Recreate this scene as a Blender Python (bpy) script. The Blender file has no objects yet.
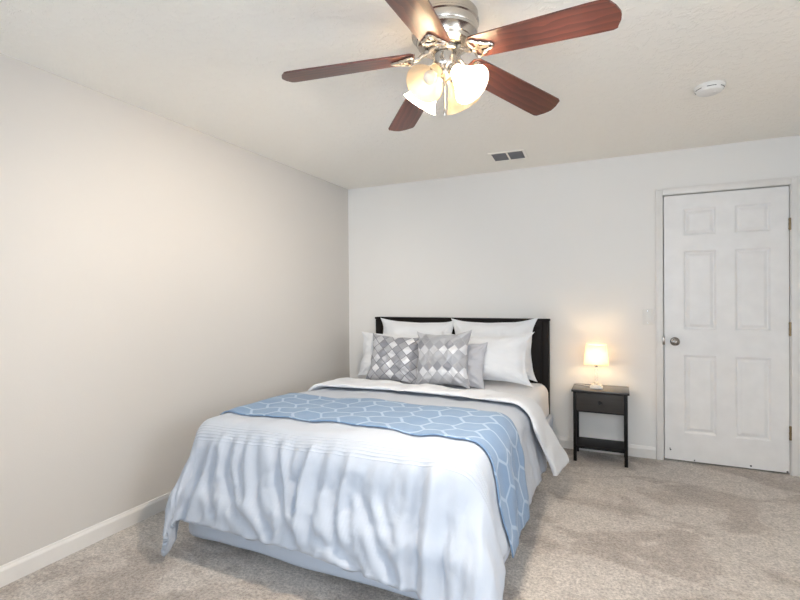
import bpy, bmesh, math, random
import numpy as np
from mathutils import Vector, Matrix, noise
random.seed(7)
PI = math.pi
C = bpy.context.scene.collection
S = bpy.context.scene

# ------------------------------------------------------------------ camera
cam_data = bpy.data.cameras.new('camera')
cam_data.sensor_width = 36.0
cam_data.lens = 468.5 / 800 * 36
cam_data.clip_start = 0.02
cam = bpy.data.objects.new('camera', cam_data)
C.objects.link(cam)
_a = Vector((0.90690116, 0.42127218, -0.00774792)); _b = Vector((0.00454389, 0.00860892, 0.99995262)); _c = Vector((-0.42131892, 0.9068934, -0.00589322))
cam.matrix_world = Matrix(((_a.x, _b.x, -_c.x, 2.5065), (_a.y, _b.y, -_c.y, -4.1499), (_a.z, _b.z, -_c.z, 1.277), (0, 0, 0, 1)))
S.camera = cam

# ------------------------------------------------------------------ world, window light, exposure
S.view_settings.view_transform = 'Standard'
S.view_settings.look = 'None'
S.view_settings.exposure = 0.45
S.view_settings.gamma = 1.0
S.view_settings.use_curve_mapping = False
w = bpy.data.worlds.new('sky'); S.world = w; w.use_nodes = True
w.node_tree.nodes['Background'].inputs[0].default_value = (0.70, 0.84, 1.0, 1)
w.node_tree.nodes['Background'].inputs[1].default_value = 1.8

def area(name, loc, rot, sx, sy, power, col):
    l = bpy.data.lights.new(name, 'AREA'); l.shape = 'RECTANGLE'; l.size = sx; l.size_y = sy
    l.energy = power; l.color = col
    o = bpy.data.objects.new(name, l); C.objects.link(o); o.location = loc; o.rotation_euler = rot
    return o
# daylight arriving through the two windows of the wall behind the camera and the one in the right wall
area('daylight', (1.10, -5.00, 1.45), (math.radians(86), 0, 0), 1.7, 1.3, 12, (0.76, 0.88, 1.0))
area('daylight', (3.00, -5.00, 1.45), (math.radians(88), 0, 0), 1.1, 1.3, 36, (0.80, 0.90, 1.0))
area('daylight', (4.07, -3.20, 1.45), (math.radians(88), 0, math.radians(90)), 1.3, 1.3, 20, (0.90, 0.95, 1.0))

# ------------------------------------------------------------------ materials
def lin(c):
    return tuple(((v/255)/12.92 if v/255 <= .04045 else ((v/255+.055)/1.055)**2.4) for v in c) + (1,)

class NT:
    def __init__(self, name):
        self.m = bpy.data.materials.new(name); self.m.use_nodes = True
        self.t = self.m.node_tree; self.b = self.t.nodes['Principled BSDF']; self.out = self.t.nodes['Material Output']
    def n(self, typ, **kw):
        nd = self.t.nodes.new(typ)
        for k, v in kw.items(): setattr(nd, k, v)
        return nd
    def l(self, a, b): self.t.links.new(a, b)
    def coord(self, which='Object'):
        return self.n('ShaderNodeTexCoord').outputs[which]
    def mapping(self, src, scale=(1, 1, 1), rot=(0, 0, 0), loc=(0, 0, 0)):
        m = self.n('ShaderNodeMapping'); m.inputs['Scale'].default_value = scale; m.inputs['Rotation'].default_value = rot; m.inputs['Location'].default_value = loc
        self.l(src, m.inputs['Vector']); return m.outputs[0]
    def noise(self, src, scale, detail=4, rough=.5, dist=0):
        n = self.n('ShaderNodeTexNoise'); n.inputs['Scale'].default_value = scale; n.inputs['Detail'].default_value = detail
        n.inputs['Roughness'].default_value = rough; n.inputs['Distortion'].default_value = dist
        self.l(src, n.inputs['Vector']); return n.outputs['Fac']
    def ramp(self, fac, stops, interp='LINEAR'):
        r = self.n('ShaderNodeValToRGB'); r.color_ramp.interpolation = interp
        e = r.color_ramp.elements
        while len(e) < len(stops): e.new(.5)
        for i, (p, c) in enumerate(stops): e[i].position = p; e[i].color = c
        self.l(fac, r.inputs[0]); return r.outputs[0]
    def mix(self, fac, a, b, mode='MIX'):
        m = self.n('ShaderNodeMix', data_type='RGBA', blend_type=mode)
        for s, v in ((m.inputs[0], fac), (m.inputs[6], a), (m.inputs[7], b)):
            if hasattr(v, 'is_linked'): self.l(v, s)
            else: s.default_value = v
        return m.outputs[2]
    def math(self, op, a, b=0.0, c=None):
        m = self.n('ShaderNodeMath', operation=op)
        for i, v in enumerate((a, b) if c is None else (a, b, c)):
            if hasattr(v, 'is_linked'): self.l(v, m.inputs[i])
            else: m.inputs[i].default_value = v
        return m.outputs[0]
    def bump(self, h, strength, dist=.002, normal=None):
        b = self.n('ShaderNodeBump'); b.inputs['Strength'].default_value = strength; b.inputs['Distance'].default_value = dist
        self.l(h, b.inputs['Height'])
        if normal: self.l(normal, b.inputs['Normal'])
        self.l(b.outputs[0], self.b.inputs['Normal']); return b.outputs[0]
    def set(self, **kw):
        for k, v in kw.items():
            s = self.b.inputs[k.replace('_', ' ')]
            if hasattr(v, 'is_linked'): self.l(v, s)
            else: s.default_value = v
        return self

def plain(name, col, rough=.5, metal=0, bump=None, **kw):
    t = NT(name)
    co = t.coord()
    v = t.noise(co, 9, 3)
    c1 = lin(col); c2 = tuple(x*.94 for x in c1[:3]) + (1,)
    t.set(Base_Color=t.ramp(v, [(.3, c2), (.7, c1)]), Roughness=rough, Metallic=metal)
    if bump: t.bump(t.noise(co, bump[0], 4), bump[1], bump[2])
    if kw: t.set(**kw)
    return t.m

M = {}
def wall_mat(name, col):
    t = NT(name); co = t.coord()
    t.set(Base_Color=t.ramp(t.noise(co, 1.2, 3), [(.3, lin(col)), (.7, lin(tuple(c+2 for c in col)))]), Roughness=.75)
    t.set(Specular_IOR_Level=.25)
    t.bump(t.noise(co, 130, 3, .6), .25, .0015)
    return t.m
M['wall'] = wall_mat('cool white painted drywall', (237, 235, 232))
M['dimmed_wall'] = wall_mat('drywall toned for dimmer light', (211, 207, 202))  # left wall's dimmer light is put into its colour, not a separate paint
M['trim'] = plain('white gloss trim paint', (236, 233, 229), .4)
M['door'] = plain('white door paint', (242, 240, 238), .38)
# knockdown ceiling
t = NT('knockdown textured ceiling'); co = t.coord()
n1 = t.noise(co, 26, 5, .6, .6); n2 = t.noise(co, 90, 3, .6)
sp = t.ramp(n1, [(.50, (0, 0, 0, 1)), (.60, (1, 1, 1, 1))])
h = t.math('MULTIPLY_ADD', n2, .35, sp)
t.set(Base_Color=lin((252, 248, 240)), Roughness=.85, Specular_IOR_Level=.2)
t.bump(h, .42, .005); M['ceiling'] = t.m
# carpet
t = NT('beige cut pile carpet'); co = t.coord()
big = t.noise(t.mapping(co, (1.0, 1.3, 1), (0, 0, .5)), 2.3, 4, .6, .7)
mid = t.noise(co, 17, 4, .7)
fine = t.noise(co, 75, 3, .8)
fine2 = t.noise(co, 32, 4, .75)
c = t.ramp(big, [(.36, lin((198, 187, 177))), (.47, lin((212, 201, 191))), (.52, lin((229, 220, 211))), (.70, lin((235, 227, 218)))])
c = t.mix(.55, c, t.ramp(mid, [(.35, (.62, .62, .62, 1)), (.62, (1, 1, 1, 1))]), 'MULTIPLY')
c = t.mix(.95, c, t.ramp(fine, [(.36, (.52, .52, .52, 1)), (.60, (1.0, 1.0, 1.0, 1))]), 'MULTIPLY')
c = t.mix(.5, c, t.ramp(fine2, [(.36, (.72, .70, .69, 1)), (.60, (1.0, 1.0, 1.0, 1))]), 'MULTIPLY')
t.set(Base_Color=c, Roughness=1, Specular_IOR_Level=.05, Sheen_Weight=.3)
t.bump(t.math('ADD', fine, fine2), .9, .008); M['carpet'] = t.m
# fabrics
def fabric(name, col, weave=900, bs=.15, wr=14, ws=.35, wd=.006, uv=False):
    t = NT(name); co = t.coord('UV' if uv else 'Object')
    t.set(Base_Color=lin(col), Roughness=.9, Specular_IOR_Level=.15, Sheen_Weight=.15)
    h1 = t.noise(co, wr, 4, .55, 1.0)
    b = t.bump(h1, ws, wd)
    return t, co, b
t, co, b = fabric('white cotton sheet', (230, 231, 235)); M['sheet'] = t.m
t, co, b = fabric('duvet cotton toned as lit', (224, 227, 232), wr=12, ws=.4); M['lit_cuff'] = t.m  # cuff of the same duvet; brighter light from above put into its colour
t, co, b = fabric('white pillow cotton', (234, 236, 239), wr=9, ws=.3); M['pillow'] = t.m
t, co, b = fabric('pale blue white bed skirt', (202, 210, 223), wr=6, ws=.4); M['skirt'] = t.m
t, co, b = fabric('cream mattress ticking', (232, 222, 196)); M['mattress'] = t.m
t, co, b = fabric('charcoal velvet', (88, 90, 96)); M['velvet'] = t.m
# duvet with stitched tucks running parallel to the foot edge (UV in metres: u across, v along)
t, co, b = fabric('white duvet cotton', (186, 193, 204), uv=True, wr=16, ws=.3, wd=.006)
sep = t.n('ShaderNodeSeparateXYZ'); t.l(t.coord('UV'), sep.inputs[0])
v = t.math('ADD', t.math('SUBTRACT', sep.outputs[1], t.math('MULTIPLY_ADD', sep.outputs[0], .035, .025)), t.math('MULTIPLY', t.math('SUBTRACT', t.noise(co, 3, 2), .5), .02))
band = t.math('MULTIPLY', t.math('GREATER_THAN', v, -2.475), t.math('LESS_THAN', v, -2.385))
st = t.math('SINE', t.math('MULTIPLY', v, 2*PI/.0155))
pk = t.math('MULTIPLY', t.math('POWER', t.math('ABSOLUTE', t.math('SINE', t.math('MULTIPLY', v, PI/.0155))), 6.0), band)
hh = t.math('MULTIPLY', pk, 1.0)
t.bump(hh, .55, .004, b)
M['duvet'] = t.m
# blue runner with elongated hexagon outlines
t = NT('blue woven runner'); uvc = t.coord('UV')
wob = t.n('ShaderNodeTexNoise'); wob.inputs['Scale'].default_value = 5; t.l(uvc, wob.inputs['Vector'])
sub = t.n('ShaderNodeVectorMath', operation='SUBTRACT'); t.l(wob.outputs['Color'], sub.inputs[0]); sub.inputs[1].default_value = (.5, .5, .5)
scl = t.n('ShaderNodeVectorMath', operation='SCALE'); t.l(sub.outputs[0], scl.inputs[0]); scl.inputs['Scale'].default_value = .045
add = t.n('ShaderNodeVectorMath', operation='ADD'); t.l(uvc, add.inputs[0]); t.l(scl.outputs[0], add.inputs[1])
p = t.mapping(add.outputs[0], (1/.165, 1/.135, 1))
sp = t.n('ShaderNodeSeparateXYZ'); t.l(p, sp.inputs[0])
# pointed hexagons: long axis across the bed
X, Y = sp.outputs[0], sp.outputs[1]
def hexa(ox, oy):
    fx = t.math('SUBTRACT', t.math('FRACT', t.math('ADD', t.math('DIVIDE', X, 1.732), ox)), .5)
    fy = t.math('SUBTRACT', t.math('FRACT', t.math('ADD', Y, oy)), .5)
    ax = t.math('MULTIPLY', t.math('ABSOLUTE', fx), 1.732); ay = t.math('ABSOLUTE', fy)
    return t.math('MAXIMUM', ay, t.math('ADD', t.math('MULTIPLY', ax, .866), t.math('MULTIPLY', ay, .5)))
d = t.math('SUBTRACT', .5, t.math('MINIMUM', hexa(0, 0), hexa(.5, .5)))
line = t.ramp(d, [(.028, (1, 1, 1, 1)), (.062, (0, 0, 0, 1))])
weave = t.noise(t.mapping(uvc, (30, 400, 1)), 1, 3)
base = t.mix(weave, lin((108, 135, 168)), lin((131, 156, 185)))
base = t.mix(line, base, lin((160, 180, 202)))
t.set(Base_Color=base, Roughness=.8, Sheen_Weight=.2, Specular_IOR_Level=.2)
t.bump(t.math('ADD', weave, t.math('MULTIPLY', line, .8)), .35, .002)
M['runner'] = t.m
# cushions: rotated squares of silver cloth
def cushion_mat(name, n, seed, rowmode):
    t = NT(name); uv = t.coord('UV')
    uvm = t.mapping(uv, (n, n*(.92 if rowmode else .9), 1), (0, 0, 0), (.1, .45, 0))
    s = t.n('ShaderNodeSeparateXYZ'); t.l(uvm, s.inputs[0])
    a = t.math('ADD', s.outputs[0], s.outputs[1]); b2 = t.math('SUBTRACT', s.outputs[0], s.outputs[1])
    fa = t.math('FLOOR', a); fb = t.math('FLOOR', b2)
    ga = t.math('ABSOLUTE', t.math('SUBTRACT', t.math('FRACT', a), .5)); gb = t.math('ABSOLUTE', t.math('SUBTRACT', t.math('FRACT', b2), .5))
    edge = t.math('MAXIMUM', ga, gb)
    cb = t.n('ShaderNodeCombineXYZ'); t.l(fa, cb.inputs[0]); t.l(fb, cb.inputs[1]); cb.inputs[2].default_value = seed
    wn = t.n('ShaderNodeTexWhiteNoise', noise_dimensions='3D'); t.l(cb.outputs[0], wn.inputs['Vector'])
    if rowmode:
        row = t.math('SUBTRACT', fa, fb)             # rows of diamonds
        r2 = t.math('MODULO', t.math('ADD', row, 40), 4)
        val = t.math('MULTIPLY_ADD', wn.outputs['Value'], .25, t.math('MULTIPLY', r2, .22))
    else:
        col = t.math('MODULO', t.math('ADD', t.math('ADD', fa, fb), 40), 3)
        val = t.math('MULTIPLY_ADD', wn.outputs['Value'], .4, t.math('MULTIPLY', col, .27))
    cc = t.ramp(val, [(0, lin((132, 134, 142))), (.3, lin((160, 162, 168))), (.6, lin((184, 186, 191))), (.9, lin((228, 230, 234)))])
    ln = t.ramp(edge, [(.44, (0, 0, 0, 1)), (.475, (1, 1, 1, 1))])
    cc = t.mix(ln, cc, lin((118, 118, 126) if not rowmode else (168, 170, 176)))
    t.set(Base_Color=cc, Roughness=.42, Sheen_Weight=.3, Metallic=.12)
    t.bump(t.math('ADD', t.math('MULTIPLY', ln, -1.0), t.math('MULTIPLY', t.noise(uv, 40, 3), .5)), .5, .003)
    return t.m
M['argyle'] = cushion_mat('silver lattice cushion cloth', 5.0, 3.3, False)
M['diamond'] = cushion_mat('silver diamond cushion cloth', 5.0, 8.1, True)
t = NT('grey satin ribbed cloth'); uv = t.coord('UV')
rb = t.noise(t.mapping(uv, (2, 34, 1)), 1, 3)
t.set(Base_Color=lin((188, 190, 197)), Roughness=.4, Sheen_Weight=.3); t.bump(rb, .7, .006); M['satin'] = t.m
# woods
def wood(name, c1, c2, rough, scale=(1, 1, 1), dist=3.5, coat=0, spec=.5):
    t = NT(name); co = t.mapping(t.coord('Object'), scale)
    wv = t.n('ShaderNodeTexWave', wave_type='BANDS', bands_direction='Y', wave_profile='SAW')
    wv.inputs['Scale'].default_value = 6; wv.inputs['Distortion'].default_value = dist; wv.inputs['Detail'].default_value = 3; wv.inputs['Detail Scale'].default_value = 1.2
    t.l(co, wv.inputs['Vector'])
    f = t.noise(t.mapping(co, (3, 60, 60)), 1, 4, .6)
    v = t.math('MULTIPLY_ADD', f, .5, t.math('MULTIPLY_ADD', wv.outputs['Fac'], .35, .08))
    t.set(Base_Color=t.ramp(v, [(.15, lin(c1)), (.85, lin(c2))]), Roughness=rough, Coat_Weight=coat, Coat_Roughness=.2, Specular_IOR_Level=spec)
    return t.m
M['cherry'] = wood('cherry wood blade', (58, 28, 22), (112, 60, 47), .36, (.8, 1.6, 1.6), 4.5, .35)
M['espresso'] = wood('espresso headboard wood', (22, 19, 18), (32, 27, 25), .6, (.6, 1, 1), 2, 0, .2)
M['blackwood'] = wood('black nightstand wood', (19, 17, 17), (28, 25, 25), .5, (1, 1, 1), 2, 0, .2)
M['drawer'] = wood('dark grey drawer wood', (58, 55, 53), (76, 72, 69), .5, (1, 1, 1), 2, 0, .2)
M['blacktop'] = wood('glossy black tabletop', (28, 25, 24), (46, 42, 40), .3, (1, 1, 1), 2, .5)
M['darkhole'] = plain('dark duct shade', (62, 62, 68), .7)
# metals
t = NT('brushed nickel'); co = t.coord()
t.set(Base_Color=lin((196, 190, 182)), Metallic=1, Roughness=.24); t.bump(t.noise(t.mapping(co, (6, 6, 400)), 1, 2), .06, .001); M['nickel'] = t.m
M['hinge'] = plain('aged brass hinge', (146, 128, 100), .35, 1)
M['pewter'] = plain('satin pewter knob', (150, 142, 134), .25, 1)
M['plastic'] = plain('white plastic', (236, 234, 230), .4)
M['black'] = plain('black metal', (16, 16, 17), .35)
M['chrome'] = plain('polished chrome', (215, 215, 218), .12, 1)
M['louver'] = plain('grey vent louver paint', (116, 116, 121), .6)
# frosted shade glass
t = NT('frosted cream glass')
tr = t.n('ShaderNodeBsdfTranslucent'); tr.inputs[0].default_value = lin((255, 240, 214))
gl = t.n('ShaderNodeBsdfGlossy'); gl.inputs['Roughness'].default_value = .25
df = t.n('ShaderNodeBsdfDiffuse'); t.l(t.ramp(t.noise(t.coord(), 40, 4, .6, 1.5), [(.3, lin((232, 216, 188))), (.7, lin((250, 240, 222)))]), df.inputs[0])
m1 = t.n('ShaderNodeMixShader'); m1.inputs[0].default_value = .85; t.l(df.outputs[0], m1.inputs[1]); t.l(tr.outputs[0], m1.inputs[2])
m2 = t.n('ShaderNodeMixShader'); m2.inputs[0].default_value = .07; t.l(m1.outputs[0], m2.inputs[1]); t.l(gl.outputs[0], m2.inputs[2])
t.l(m2.outputs[0], t.out.inputs[0]); M['frost'] = t.m
def emit(name, col, s):
    t = NT(name); t.set(Base_Color=lin(col), Emission_Color=lin(col), Emission_Strength=s); return t.m
M['bulb_on'] = emit('lit warm bulb', (255, 240, 221), 2300)
M['bulb_off'] = plain('unlit frosted bulb', (238, 232, 222), .3)
M['lamp_bulb'] = emit('lit table lamp bulb', (255, 222, 172), 46)
t = NT('cream lamp shade linen')
tr = t.n('ShaderNodeBsdfTranslucent'); tr.inputs[0].default_value = lin((255, 236, 204))
df = t.n('ShaderNodeBsdfDiffuse'); t.l(t.ramp(t.noise(t.mapping(t.coord(), (60, 60, 400)), 1, 3), [(.3, lin((238, 224, 196))), (.7, lin((248, 238, 216)))]), df.inputs[0])
m1 = t.n('ShaderNodeMixShader'); m1.inputs[0].default_value = .36; t.l(df.outputs[0], m1.inputs[1]); t.l(tr.outputs[0], m1.inputs[2])
t.l(m1.outputs[0], t.out.inputs[0]); M['shade'] = t.m
t = NT('clear acrylic'); t.set(Base_Color=(1, 1, 1, 1), Roughness=.05, Transmission_Weight=.9, IOR=1.35); M['acrylic'] = t.m
t = NT('clear window pane')
tp = t.n('ShaderNodeBsdfTransparent'); gl = t.n('ShaderNodeBsdfGlossy'); gl.inputs['Roughness'].default_value = .02
fr = t.n('ShaderNodeFresnel'); fr.inputs[0].default_value = 1.45
m1 = t.n('ShaderNodeMixShader'); t.l(fr.outputs[0], m1.inputs[0]); t.l(tp.outputs[0], m1.inputs[1]); t.l(gl.outputs[0], m1.inputs[2]); t.l(m1.outputs[0], t.out.inputs[0])
M['pane'] = t.m

# ------------------------------------------------------------------ mesh helpers
def link(o, parent=None):
    C.objects.link(o)
    if parent is not None: o.parent = parent
    return o
def mesh_obj(name, verts, faces, mat, parent=None, smooth=False, uvs=None, mats=None, fmat=None):
    me = bpy.data.meshes.new(name); me.from_pydata([tuple(map(float, v)) for v in verts], [], faces); me.update()
    for m_ in (mats or [mat]): me.materials.append(m_)
    if fmat is not None: me.polygons.foreach_set('material_index', fmat)
    if smooth: me.polygons.foreach_set('use_smooth', [True]*len(me.polygons))
    if uvs is not None:
        ul = me.uv_layers.new(name='UVMap')
        idx = np.zeros(len(me.loops), dtype=np.int32); me.loops.foreach_get('vertex_index', idx)
        ul.data.foreach_set('uv', np.asarray(uvs, dtype=np.float32)[idx].ravel())
    return link(bpy.data.objects.new(name, me), parent)
def from_bm(name, bm, mat, parent=None, smooth=False, auto=None):
    bmesh.ops.recalc_face_normals(bm, faces=bm.faces)
    me = bpy.data.meshes.new(name); bm.to_mesh(me); bm.free(); me.materials.append(mat)
    if smooth or auto:
        me.polygons.foreach_set('use_smooth', [True]*len(me.polygons))
    if auto: me.set_sharp_from_angle(angle=math.radians(auto))
    return link(bpy.data.objects.new(name, me), parent)
def add_box(bm, x0, x1, y0, y1, z0, z1, bev=0, seg=2):
    r = bmesh.ops.create_cube(bm, size=1)
    vs = r['verts']
    for v in vs:
        v.co = Vector(((x0+x1)/2 + v.co.x*(x1-x0), (y0+y1)/2 + v.co.y*(y1-y0), (z0+z1)/2 + v.co.z*(z1-z0)))
    if bev:
        es = list({e for v in vs for e in v.link_edges})
        bmesh.ops.bevel(bm, geom=es, offset=bev, segments=seg, affect='EDGES', profile=.5)
    return vs
def box(name, x0, x1, y0, y1, z0, z1, mat, parent=None, bev=0, seg=2):
    bm = bmesh.new(); add_box(bm, x0, x1, y0, y1, z0, z1, bev, seg)
    return from_bm(name, bm, mat, parent, auto=(35 if bev else None))
def add_lathe(bm, prof, seg=40, mtx=None):
    rings = []
    for r, z in prof:
        if r < 1e-6: rings.append([bm.verts.new((0, 0, z))])
        else: rings.append([bm.verts.new((r*math.cos(2*PI*k/seg), r*math.sin(2*PI*k/seg), z)) for k in range(seg)])
    for a, b in zip(rings, rings[1:]):
        if len(a) == 1 and len(b) == 1: continue
        for k in range(seg):
            k2 = (k+1) % seg
            if len(a) == 1: bm.faces.new((a[0], b[k], b[k2]))
            elif len(b) == 1: bm.faces.new((a[k], a[k2], b[0]))
            else: bm.faces.new((a[k], a[k2], b[k2], b[k]))
    if mtx is not None:
        for r in rings:
            for v in r: v.co = mtx @ v.co
def lathe(name, prof, mat, parent=None, seg=40, mtx=None, auto=30):
    bm = bmesh.new(); add_lathe(bm, prof, seg, mtx)
    return from_bm(name, bm, mat, parent, auto=auto)
def add_tube(bm, pts, r, seg=8, closed=False):
    pts = [Vector(p) for p in pts]; n = len(pts); rings = []
    up = Vector((0, 0, 1))
    prev = None
    for i, p in enumerate(pts):
        if closed: d = pts[(i+1) % n] - pts[i-1]
        else: d = pts[min(i+1, n-1)] - pts[max(i-1, 0)]
        d.normalize()
        if prev is None:
            s = d.cross(up)
            if s.length < .1: s = d.cross(Vector((1, 0, 0)))
        else: s = prev - d*prev.dot(d)
        s.normalize(); prev = s; u = s.cross(d)
        rings.append([bm.verts.new(p + r*(math.cos(2*PI*k/seg)*s + math.sin(2*PI*k/seg)*u)) for k in range(seg)])
    pr = list(zip(rings, rings[1:])) + ([(rings[-1], rings[0])] if closed else [])
    for a, b in pr:
        for k in range(seg): bm.faces.new((a[k], a[(k+1) % seg], b[(k+1) % seg], b[k]))
    if not closed:
        bm.faces.new(rings[0]); bm.faces.new(rings[-1][::-1])
def add_prism(bm, poly, z0, z1):
    a = [bm.verts.new((x, y, z0)) for x, y in poly]; b = [bm.verts.new((x, y, z1)) for x, y in poly]
    bm.faces.new(a[::-1]); bm.faces.new(b)
    for k in range(len(a)): bm.faces.new((a[k], a[(k+1) % len(a)], b[(k+1) % len(a)], b[k]))
def empty(name, loc, rz=0):
    o = bpy.data.objects.new(name, None); C.objects.link(o); o.location = loc; o.rotation_euler = (0, 0, rz); o.empty_display_size = .1
    return o
def tag(o, label, cat, group=None):
    o['label'] = label; o['category'] = cat
    if group: o['group'] = group
    return o
def struct(o):
    o['kind'] = 'structure'; return o
def unparent_offset(o, root):   # geometry written in world coordinates, parented to a root that stands elsewhere
    o.matrix_parent_inverse = Matrix.Translation(-Vector(root.location)); return o
def smoothstep(a, b, x):
    t_ = np.clip((x-a)/(b-a), 0, 1); return t_*t_*(3-2*t_)

# ------------------------------------------------------------------ room shell
H = 2.387; RX = 3.86; RY = -4.85; T = .12
DX0, DX1, DH = 2.833, 3.604, 2.04
struct(box('floor', -T, RX+T, RY-T, T, -.1, 0, M['carpet']))
struct(box('ceiling', -T, RX+T, RY-T, T, H, H+.1, M['ceiling']))
struct(box('wall_left', -T, 0, RY-T, T, 0, H, M['dimmed_wall']))
def wall_with_holes(name, axis, pos, thick, a0, a1, holes):
    bm = bmesh.new()
    cuts = sorted({a0, a1, *[h[0] for h in holes], *[h[1] for h in holes]})
    for s0, s1 in zip(cuts, cuts[1:]):
        hs = [h for h in holes if h[0] <= s0+1e-6 and h[1] >= s1-1e-6]
        segs = [(0, H)] if not hs else [(0, hs[0][2]), (hs[0][3], H)]
        for z0, z1 in segs:
            if z1-z0 < 1e-4: continue
            if axis == 'x': add_box(bm, s0, s1, pos, pos+thick, z0, z1)
            else: add_box(bm, pos, pos+thick, s0, s1, z0, z1)
    return struct(from_bm(name, bm, M['wall']))
g = .004
wall_with_holes('wall_back', 'x', 0, T, -T, RX+T, [(DX0-.03, DX1+.03, 0, DH+.03)])
wall_with_holes('wall_front', 'x', RY-T, T, -T, RX+T, [(.25, 1.95, .8, 2.1), (2.45, 3.55, .8, 2.1)])
wall_with_holes('wall_right', 'y', RX, T, RY, 0, [(-3.85, -2.55, .8, 2.1)])
struct(box('wall_closet', DX0-.05, DX1+.05, .13, .15, 0, DH+.08, M['wall']))   # closes the dark slit behind the door

def window(name, axis, a0, a1, pos):
    e = struct(empty(name, (((a0+a1)/2, pos, .8) if axis == 'x' else (pos, (a0+a1)/2, .8))))
    bm = bmesh.new(); bp = bmesh.new(); z0, z1 = .8, 2.1; f = .05
    def bb(b_, s0, s1, zz0, zz1, d0, d1):
        if axis == 'x': add_box(b_, s0, s1, pos+d0, pos+d1, zz0, zz1)
        else: add_box(b_, pos+d0, pos+d1, s0, s1, zz0, zz1)
    for r in ((a0, a0+f, z0, z1), (a1-f, a1, z0, z1), (a0+f, a1-f, z0, z0+f), (a0+f, a1-f, z1-f, z1), (a0+f, a1-f, 1.43, 1.47)):
        bb(bm, *r, -.03, .03)
    bb(bp, a0+f, a1-f, z0+f, z1-f, -.003, .003)
    for nm, b_, mt in (('window_frame', bm, M['plastic']), ('pane', bp, M['pane'])):
        o = from_bm(nm, b_, mt, e); unparent_offset(o, e)
window('window_1', 'x', .25, 1.95, RY-.06)
window('window_2', 'x', 2.45, 3.55, RY-.06)
window('window_3', 'y', -3.85, -2.55, RX+.06)

# baseboards
def baseboard(name, pts_axis, a0, a1, pos, sgn):
    # moulded profile (depth from wall, height)
    prof = [(0, 0), (.014, 0), (.014, .068), (.011, .076), (.008, .080), (.006, .088), (0, .090)]
    vs = []; fs = []
    for a in (a0, a1):
        for d, z in prof:
            vs.append((a, pos+sgn*d, z) if pts_axis == 'x' else (pos+sgn*d, a, z))
    n = len(prof)
    for k in range(n): fs.append((k, (k+1) % n, n+(k+1) % n, n+k))
    fs += [tuple(range(n)), tuple(range(2*n-1, n-1, -1))]
    bm = bmesh.new(); vv = [bm.verts.new(v) for v in vs]
    for f in fs: bm.faces.new([vv[i] for i in f])
    return struct(from_bm(name, bm, M['trim']))
baseboard('baseboard_left', 'y', RY, 0, 0, 1)
baseboard('baseboard_back', 'x', .014, DX0-.062, 0, -1)
baseboard('baseboard_corner', 'x', DX1+.066, RX, 0, -1)

# door casing (trim_1) and jamb
bm = bmesh.new(); cw = .052
add_box(bm, DX0-cw-.006, DX0-.008, -.016, 0, 0, DH+.008+cw, .003)
add_box(bm, DX1+.008, DX1+cw+.006, -.016, 0, 0, DH+.008+cw, .003)
add_box(bm, DX0-.008, DX1+.008, -.0155, 0, DH+.008, DH+.0075+cw, .003)
add_box(bm, DX0-cw-.006, DX0-cw+.008, -.021, -.014, 0, DH+.008+cw, .002)
add_box(bm, DX1+cw-.008, DX1+cw+.006, -.021, -.014, 0, DH+.008+cw, .002)
add_box(bm, DX0-cw+.008, DX1+cw-.008, -.0205, -.014, DH+cw-.006, DH+cw+.0075, .002)
struct(from_bm('trim_1', bm, M['trim'], auto=30))
bm = bmesh.new()
add_box(bm, DX0-.03, DX0-.0065, 0.0005, T, 0, DH+.0065); add_box(bm, DX1+.0045, DX1+.03, 0.0005, T, 0, DH+.0065); add_box(bm, DX0-.03, DX1+.03, 0.0005, T, DH+.0065, DH+.03)
struct(from_bm('trim_2', bm, M['trim']))

# six-panel door
def door_mesh():
    xs_p = [(2.962, 3.174), (3.287, 3.501)]; zs_p = [(.222, .820), (1.013, 1.613), (1.728, 1.934)]
    bm = bmesh.new(); yf = .004
    xs = sorted({DX0, DX1, *[a for p_ in xs_p for a in p_]}); zs = sorted({.012, DH, *[a for p_ in zs_p for a in p_]})
    cache = {}
    def V(x, y, z):
        k = (round(x, 5), round(y, 5), round(z, 5))
        if k not in cache: cache[k] = bm.verts.new(k)
        return cache[k]
    for x0, x1 in zip(xs, xs[1:]):
        for z0, z1 in zip(zs, zs[1:]):
            if (x0, x1) in xs_p and (z0, z1) in zs_p:
                loops = [(0, 0), (.006, .003), (.012, .010), (.020, .011), (.040, .003), (.044, .0025)]
                prev = None
                for ins, dep in loops:
                    q = [V(x0+ins, yf+dep, z0+ins), V(x1-ins, yf+dep, z0+ins), V(x1-ins, yf+dep, z1-ins), V(x0+ins, yf+dep, z1-ins)]
                    if prev:
                        for k in range(4): bm.faces.new((prev[k], prev[(k+1) % 4], q[(k+1) % 4], q[k]))
                    prev = q
                bm.faces.new(prev)
            else:
                bm.faces.new((V(x0, yf, z0), V(x1, yf, z0), V(x1, yf, z1), V(x0, yf, z1)))
    add_box(bm, DX0, DX1, yf+.0125, yf+.035, .012, DH)
    for (x0, x1, z0, z1) in ((DX0, DX0, .012, DH), (DX1, DX1, .012, DH)):
        bm.faces.new((bm.verts.new((x0, yf, z0)), bm.verts.new((x0, yf+.013, z0)), bm.verts.new((x0, yf+.013, z1)), bm.verts.new((x0, yf, z1))))
    for z in (.012, DH):
        bm.faces.new([bm.verts.new(c_) for c_ in ((DX0, yf, z), (DX1, yf, z), (DX1, yf+.013, z), (DX0, yf+.013, z))])
    return bm
bm = door_mesh()
me = bpy.data.meshes.new('door_1'); bm.to_mesh(me); bm.free(); me.materials.append(M['door'])
door = bpy.data.objects.new('door_1', me); C.objects.link(door); struct(door)
rotm = Matrix.Translation((2.904, .004, .921)) @ Matrix.Rotation(math.radians(90), 4, 'X')
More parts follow.
